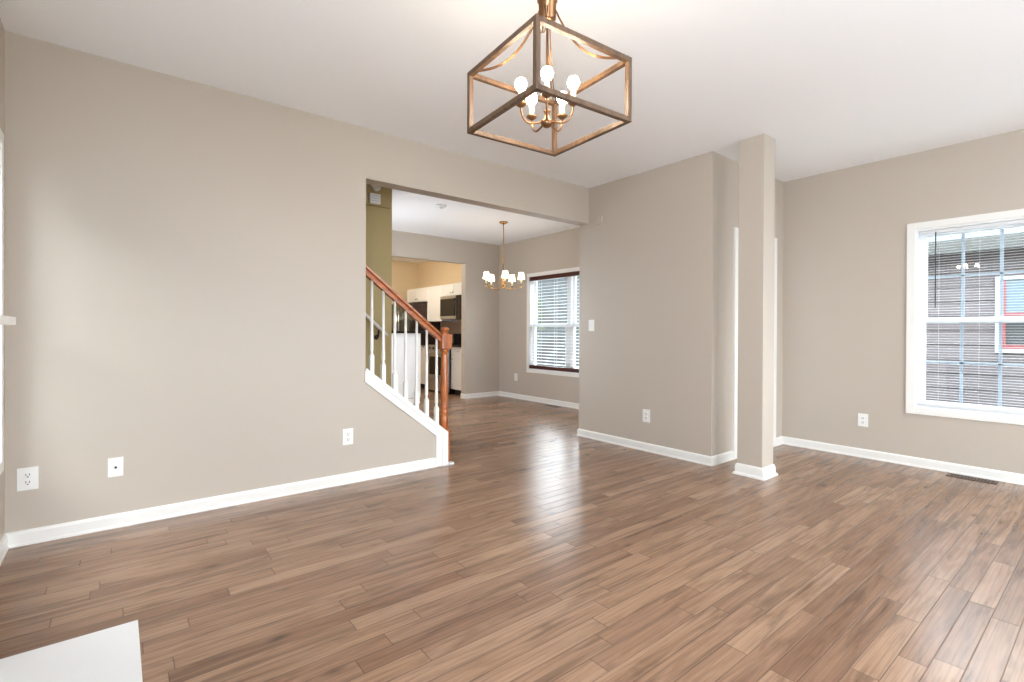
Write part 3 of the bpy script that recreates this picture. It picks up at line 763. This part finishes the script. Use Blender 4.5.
upper(7.36, 7.86, 1.37, 2.095, 1, 'white wall cabinet beside the microwave nearest the dining room')
upper(7.86, 8.62, 1.862, 2.095, 2, 'short white wall cabinet directly above the microwave')
upper(8.62, 9.235, 1.37, 2.095, 1, 'tall white wall cabinet between microwave and refrigerator')
upper(9.235, 10.16, 1.80, 2.095, 2, 'short white wall cabinet above the refrigerator')
def basecab(y0, y1, label):
    t = thing('base_cabinet', (4.85, (y0 + y1) / 2, 0), label, 'kitchen cabinet')
    mb = MB(); mb.box((4.86, y0 + .001, .10), (XW, y1 - .001, .878)); obj('body', mb, 'cabinet', t)
    mb = MB(); mb.box((4.93, y0 + .001, 0), (XW, y1 - .001, .0995)); obj('toe_kick', mb, 'dark', t)
    shaker(t, 4.86, y0, y1, .10, .72, knob=(y1 - .06, .66)); shaker(t, 4.86, y0, y1, .72, .878, name='drawer', knob=((y0 + y1) / 2, .80))
basecab(7.34, 7.86, 'white base cabinet right of the range nearest the dining room')
basecab(8.66, 9.22, 'white base cabinet between range and refrigerator')
mb = MB(); mb.box((4.82, 7.335, .8785), (XW, 7.862, .915), .004)
obj('countertop', mb, 'counter', None, (5.1, 7.6, .8785), label='dark countertop slab right of the range', category='countertop')
mb = MB(); mb.box((4.82, 8.655, .8785), (XW, 9.235, .915), .004)
obj('countertop', mb, 'counter', None, (5.1, 8.9, .8785), label='dark countertop slab between range and refrigerator', category='countertop')
mb = MB(); mb.box((XR - .012, 7.325, .916), (XR - .0005, 9.24, 1.369)); struct('trim_backsplash', mb, 'tile')
# range
t = thing('kitchen_range', (4.8, 8.26, 0), 'stainless kitchen range with black oven glass under the microwave', 'range')
mb = MB(); mb.box((4.82, 7.868, .02), (5.43, 8.652, .905), .003); obj('body', mb, 'black', t)
mb = MB(); mb.box((4.77, 7.874, .24), (4.8195, 8.646, .78), .006); d = obj('oven_door', mb, 'steel', t, label='steel oven door')
mb = MB(); mb.box((4.765, 7.98, .34), (4.7705, 8.54, .68), .002); obj('oven_glass', mb, 'blackglass', d)
mb = MB(); mb.tube([(4.735, 7.92, .745), (4.735, 8.60, .745)], .013, 8)
for y in (7.96, 8.56): mb.tube([(4.735, y, .745), (4.772, y, .745)], .009, 6)
obj('handle', mb, 'steel', d)
mb = MB(); mb.box((4.775, 7.874, .03), (4.8195, 8.646, .23), .005); obj('storage_drawer', mb, 'steel', t)
mb = MB(); mb.box((4.785, 7.874, .785), (4.8195, 8.646, .90), .004); cp = obj('control_panel', mb, 'steel', t)
for y in (7.98, 8.12, 8.26, 8.40, 8.54):
    mb = MB(); mb.lathe([(0, 0), (.02, 0), (.017, .022), (0, .024)], (4.7845, y, .84), 12, Matrix.Rotation(-PI / 2, 3, 'Y')); obj('knob', mb, 'black', cp)
mb = MB(); mb.box((4.83, 7.874, .9055), (5.40, 8.646, .918), .003)
for cx_, cy_ in ((4.98, 8.06), (4.98, 8.46), (5.26, 8.06), (5.26, 8.46)): mb.lathe([(0, .918), (.085, .918), (.085, .922), (0, .922)], (cx_, cy_, 0), 20)
obj('cooktop', mb, 'blackglass', t)
mb = MB(); mb.box((5.375, 7.874, .9185), (5.43, 8.646, 1.12), .01); obj('back_guard', mb, 'black', t)
# microwave
t = thing('microwave', (5.05, 8.24, 1.42), 'stainless over-the-range microwave with dark glass door', 'microwave')
mb = MB(); mb.box((5.075, 7.865, 1.40), (XW, 8.615, 1.858), .003); obj('body', mb, 'black', t)
mb = MB(); mb.box((5.045, 8.02, 1.405), (5.0745, 8.612, 1.855), .005); d = obj('door', mb, 'steel', t, label='steel framed door')
mb = MB(); mb.box((5.041, 8.035, 1.465), (5.0455, 8.59, 1.80), .001); obj('window', mb, 'blackglass', d)
mb = MB(); mb.box((5.045, 7.868, 1.405), (5.0745, 8.015, 1.855), .005); obj('control_panel', mb, 'black', t)
mb = MB(); mb.tube([(5.022, 8.025, 1.47), (5.022, 8.025, 1.80)], .007, 8)
for z in (1.49, 1.78): mb.tube([(5.022, 8.025, z), (5.047, 8.025, z)], .005, 6)
obj('handle', mb, 'black', d)
# refrigerator
t = thing('refrigerator', (4.72, 9.7, 0), 'tall dark-sided refrigerator with steel front at the far kitchen corner', 'refrigerator')
mb = MB(); mb.box((4.78, 9.25, .02), (5.43, 10.15, 1.76), .006); obj('body', mb, 'fridge_side', t)
mb = MB(); mb.box((4.70, 9.252, .70), (4.779, 9.695, 1.755), .012); d1 = obj('door', mb, 'fridge_front', t)
mb = MB(); mb.box((4.70, 9.705, .70), (4.779, 10.148, 1.755), .012); d2 = obj('door', mb, 'fridge_front', t)
mb = MB(); mb.box((4.70, 9.252, .05), (4.779, 10.148, .69), .012); d3 = obj('freezer_drawer', mb, 'fridge_front', t)
for d, y in ((d1, 9.65), (d2, 9.75)):
    mb = MB(); mb.tube([(4.655, y, .85), (4.655, y, 1.6)], .012, 8)
    for z in (.88, 1.57): mb.tube([(4.655, y, z), (4.702, y, z)], .008, 6)
    obj('handle', mb, 'steel', d)
mb = MB(); mb.tube([(4.655, 9.35, .62), (4.655, 10.05, .62)], .012, 8)
for y in (9.4, 10.0): mb.tube([(4.655, y, .62), (4.702, y, .62)], .008, 6)
obj('handle', mb, 'steel', d3)
# half wall facing panel and bar top
t = thing('breakfast_bar', (3.2, YD, 0), 'white panelled breakfast bar with dark top between dining room and kitchen', 'breakfast bar')
mb = MB(); mb.box((KO[0], YD - .02, .0951), (3.85, YD - .0005, 1.13), .001); mb.box((3.8305, YD - .0004, 0), (3.85, YD + .12, 1.13), .001)
for xa in (2.66, 3.0, 3.34): mb.box((xa, YD - .032, .95), (xa + .3, YD - .02, 1.03), .002)
obj('panel', mb, 'cabinet', t)
mb = MB(); mb.box((KO[0] + .003, YD - .10, 1.1305), (3.90, YD + .25, 1.17), .006); obj('bar_top', mb, 'counter', t, label='dark granite bar top')
t = thing('coffee_maker', (5.15, 7.56, .915), 'black coffee maker on the dark countertop right of the range', 'coffee maker')
mb = MB(); mb.box((5.02, 7.48, .9155), (5.26, 7.66, .94), .008); mb.box((5.17, 7.48, .94), (5.26, 7.66, 1.2), .008); mb.box((5.02, 7.48, 1.13), (5.26, 7.66, 1.22), .015); obj('body', mb, 'black', t)
mb = MB(); mb.lathe([(0, .941), (.05, .942), (.058, .97), (.056, 1.02), (.04, 1.06), (.042, 1.07), (0, 1.07)], (5.10, 7.57, 0), 16); obj('carafe', mb, 'blackglass', t)
t = thing('added_dome_light', (3.9, 8.9, H), 'unseen dome lamp added overhead to brighten the kitchen', 'fill light')  # added lamp, hidden behind the opening header, to brighten the kitchen
mb = MB(); mb.lathe([(0, H - .09), (.08, H - .082), (.14, H - .05), (.16, H - .02), (0, H - .02)], (3.9, 8.9, 0), 24)
M['dome'] = mat('lit_dome', srgb(255, 246, 228), .4, emit=srgb(255, 238, 210), estr=100)
obj('diffuser', mb, 'dome', t)
mb = MB(); mb.lathe([(0, H - .02), (.165, H - .02), (.165, H - .001), (0, H - .001)], (3.9, 8.9, 0), 24); obj('rim', mb, 'nickel', t)

# ------------------------------------------------------------------ outdoors
mb = MB(); mb.box((-30, -30, -.6), (40, 40, -.5)); struct('ground', mb, 'grass')
NX = 8.7
t = thing('neighbour_house', (NX, 1, -.5), 'taupe lap-sided house with grey shingled roof just outside the windows', 'house')
mb = MB(); EZ = 2.25
z = -.5
while z < EZ: # lapped boards, each leaning out at its lower edge
    zt = min(z + .19, EZ)
    mb.prism([(NX, zt), (NX - .006, zt), (NX - .026, z), (NX, z)], -7, 7.6, 'xz'); z += .19
mb.box((NX, -7, -.5), (NX + 6, 7.6, EZ)); obj('siding', mb, 'siding', t)
mb = MB()
mb.prism([(NX - .35, EZ - .02), (NX - .35, EZ + .10), (NX + 3, EZ + 1.3), (NX + 6.35, EZ + .10), (NX + 6.35, EZ - .02)], -7.3, 7.9, 'xz'); obj('roof', mb, 'shingle', t)
mb = MB(); mb.box((NX - .37, -7.3, EZ - .06), (NX - .35, 7.9, EZ + .11)); obj('fascia', mb, 'wand', t, label='fascia board coloured dark as the shade under the eave')  # near-black colour paints in the eave's shade line
for (ya, yb, za, zb) in ((.06, 1.07, .93, 1.88), (4.2, 5.1, .93, 1.90)):
    mb = MB(); c = .045
    mb.box((NX - .06, ya, za), (NX - .01, ya + c, zb)); mb.box((NX - .06, yb - c, za), (NX - .01, yb, zb)); mb.box((NX - .06, ya + c, za), (NX - .01, yb - c, za + c)); mb.box((NX - .06, ya + c, zb - c), (NX - .01, yb - c, zb))
    wf = obj('window_frame', mb, 'house_trim', t)
    mb = MB(); r = .05; a, b, p, q = ya + c, yb - c, za + c, zb - c
    mb.box((NX - .05, a, p), (NX - .012, a + r, q)); mb.box((NX - .05, b - r, p), (NX - .012, b, q)); mb.box((NX - .05, a + r, p), (NX - .012, b - r, p + r)); mb.box((NX - .05, a + r, (p + q) / 2 - .02), (NX - .012, b - r, (p + q) / 2 + .02))
    obj('sash', mb, 'house_red', wf, label='red sash')
    zm = (p + q) / 2
    mb = MB(); mb.box((NX - .035, a + r, p + r), (NX - .028, b - r, zm - .02)); obj('pane', mb, 'house_dark', wf)
    mb = MB(); mb.box((NX - .035, a + r, zm + .02), (NX - .028, b - r, q)); obj('pane', mb, 'house_blind', wf, label='pane backed by a pale blind')

t = thing('sky_blocker', (-5, 1, -.5), 'added building mass that cuts sky light at the left-hand windows', 'sky_blocker')  # added out of view to block sky from the left windows
mb = MB(); mb.box((-9, -4, -.5), (-4.2, 8, 3.4)); obj('siding', mb, 'siding', t)
mb = MB(); mb.prism([(-9.3, 3.4), (-6.6, 4.8), (-3.9, 3.4)], -4.3, 8.3, 'xz'); obj('roof', mb, 'shingle', t)

def tree(x, y, h, r, label):
    t = thing('tree', (x, y, -.5), label, 'tree')
    mb = MB(); mb.tube([(x, y, -.5), (x + .05, y, h * .4), (x, y + .05, h * .75)], [.13, .1, .05], 8)
    for k in range(5):
        a = k * 1.3; mb.tube([(x, y, h * .3 + k * .15), (x + math.cos(a) * r * .7, y + math.sin(a) * r * .7, h * .55 + k * .2)], [.05, .02], 6)
    obj('trunk', mb, 'bark', t)
    mb = MB(); bm = mb.bm; rnd = random.Random(int(x * 10))
    for k in range(1500):
        while True:
            p = Vector((rnd.uniform(-1, 1), rnd.uniform(-1, 1), rnd.uniform(-1, 1)))
            if .25 < p.length < 1: break
        p = Vector((x + p.x * r, y + p.y * r, h * .62 + p.z * h * .48))
        n1_ = Vector((rnd.gauss(0, 1), rnd.gauss(0, 1), rnd.gauss(0, 1))).normalized(); n2_ = n1_.orthogonal().normalized(); s = rnd.uniform(.06, .13)
        vs = [bm.verts.new(p + q) for q in (n1_ * s, n2_ * s * .5, -n1_ * s, -n2_ * s * .5)]; bm.faces.new(vs)
    obj('foliage', mb, 'leaf', t)
tree(7.3, 9.2, 2.6, .8, 'round leafy tree seen through the upper left of the dining room window')
tree(9.2, 13.6, 3.1, 1.3, 'larger tree farther back beyond the dining room window')
t = thing('rear_house', (13, 19, -.5), 'dark grey house far beyond the dining room window', 'house')
mb = MB(); mb.box((6, 17, -.5), (22, 23, 4.4)); obj('siding', mb, 'house_dark', t)
mb = MB(); mb.prism([(16.6, 4.4), (20, 5.4), (23.4, 4.4)], 5.6, 22.4, 'yz'); obj('roof', mb, 'shingle', t)
for x in (7.5, 10.5, 13.5):
    mb = MB(); mb.box((x, 16.95, .3), (x + 1.2, 17.05, 1.6)); obj('window', mb, 'house_trim', t)
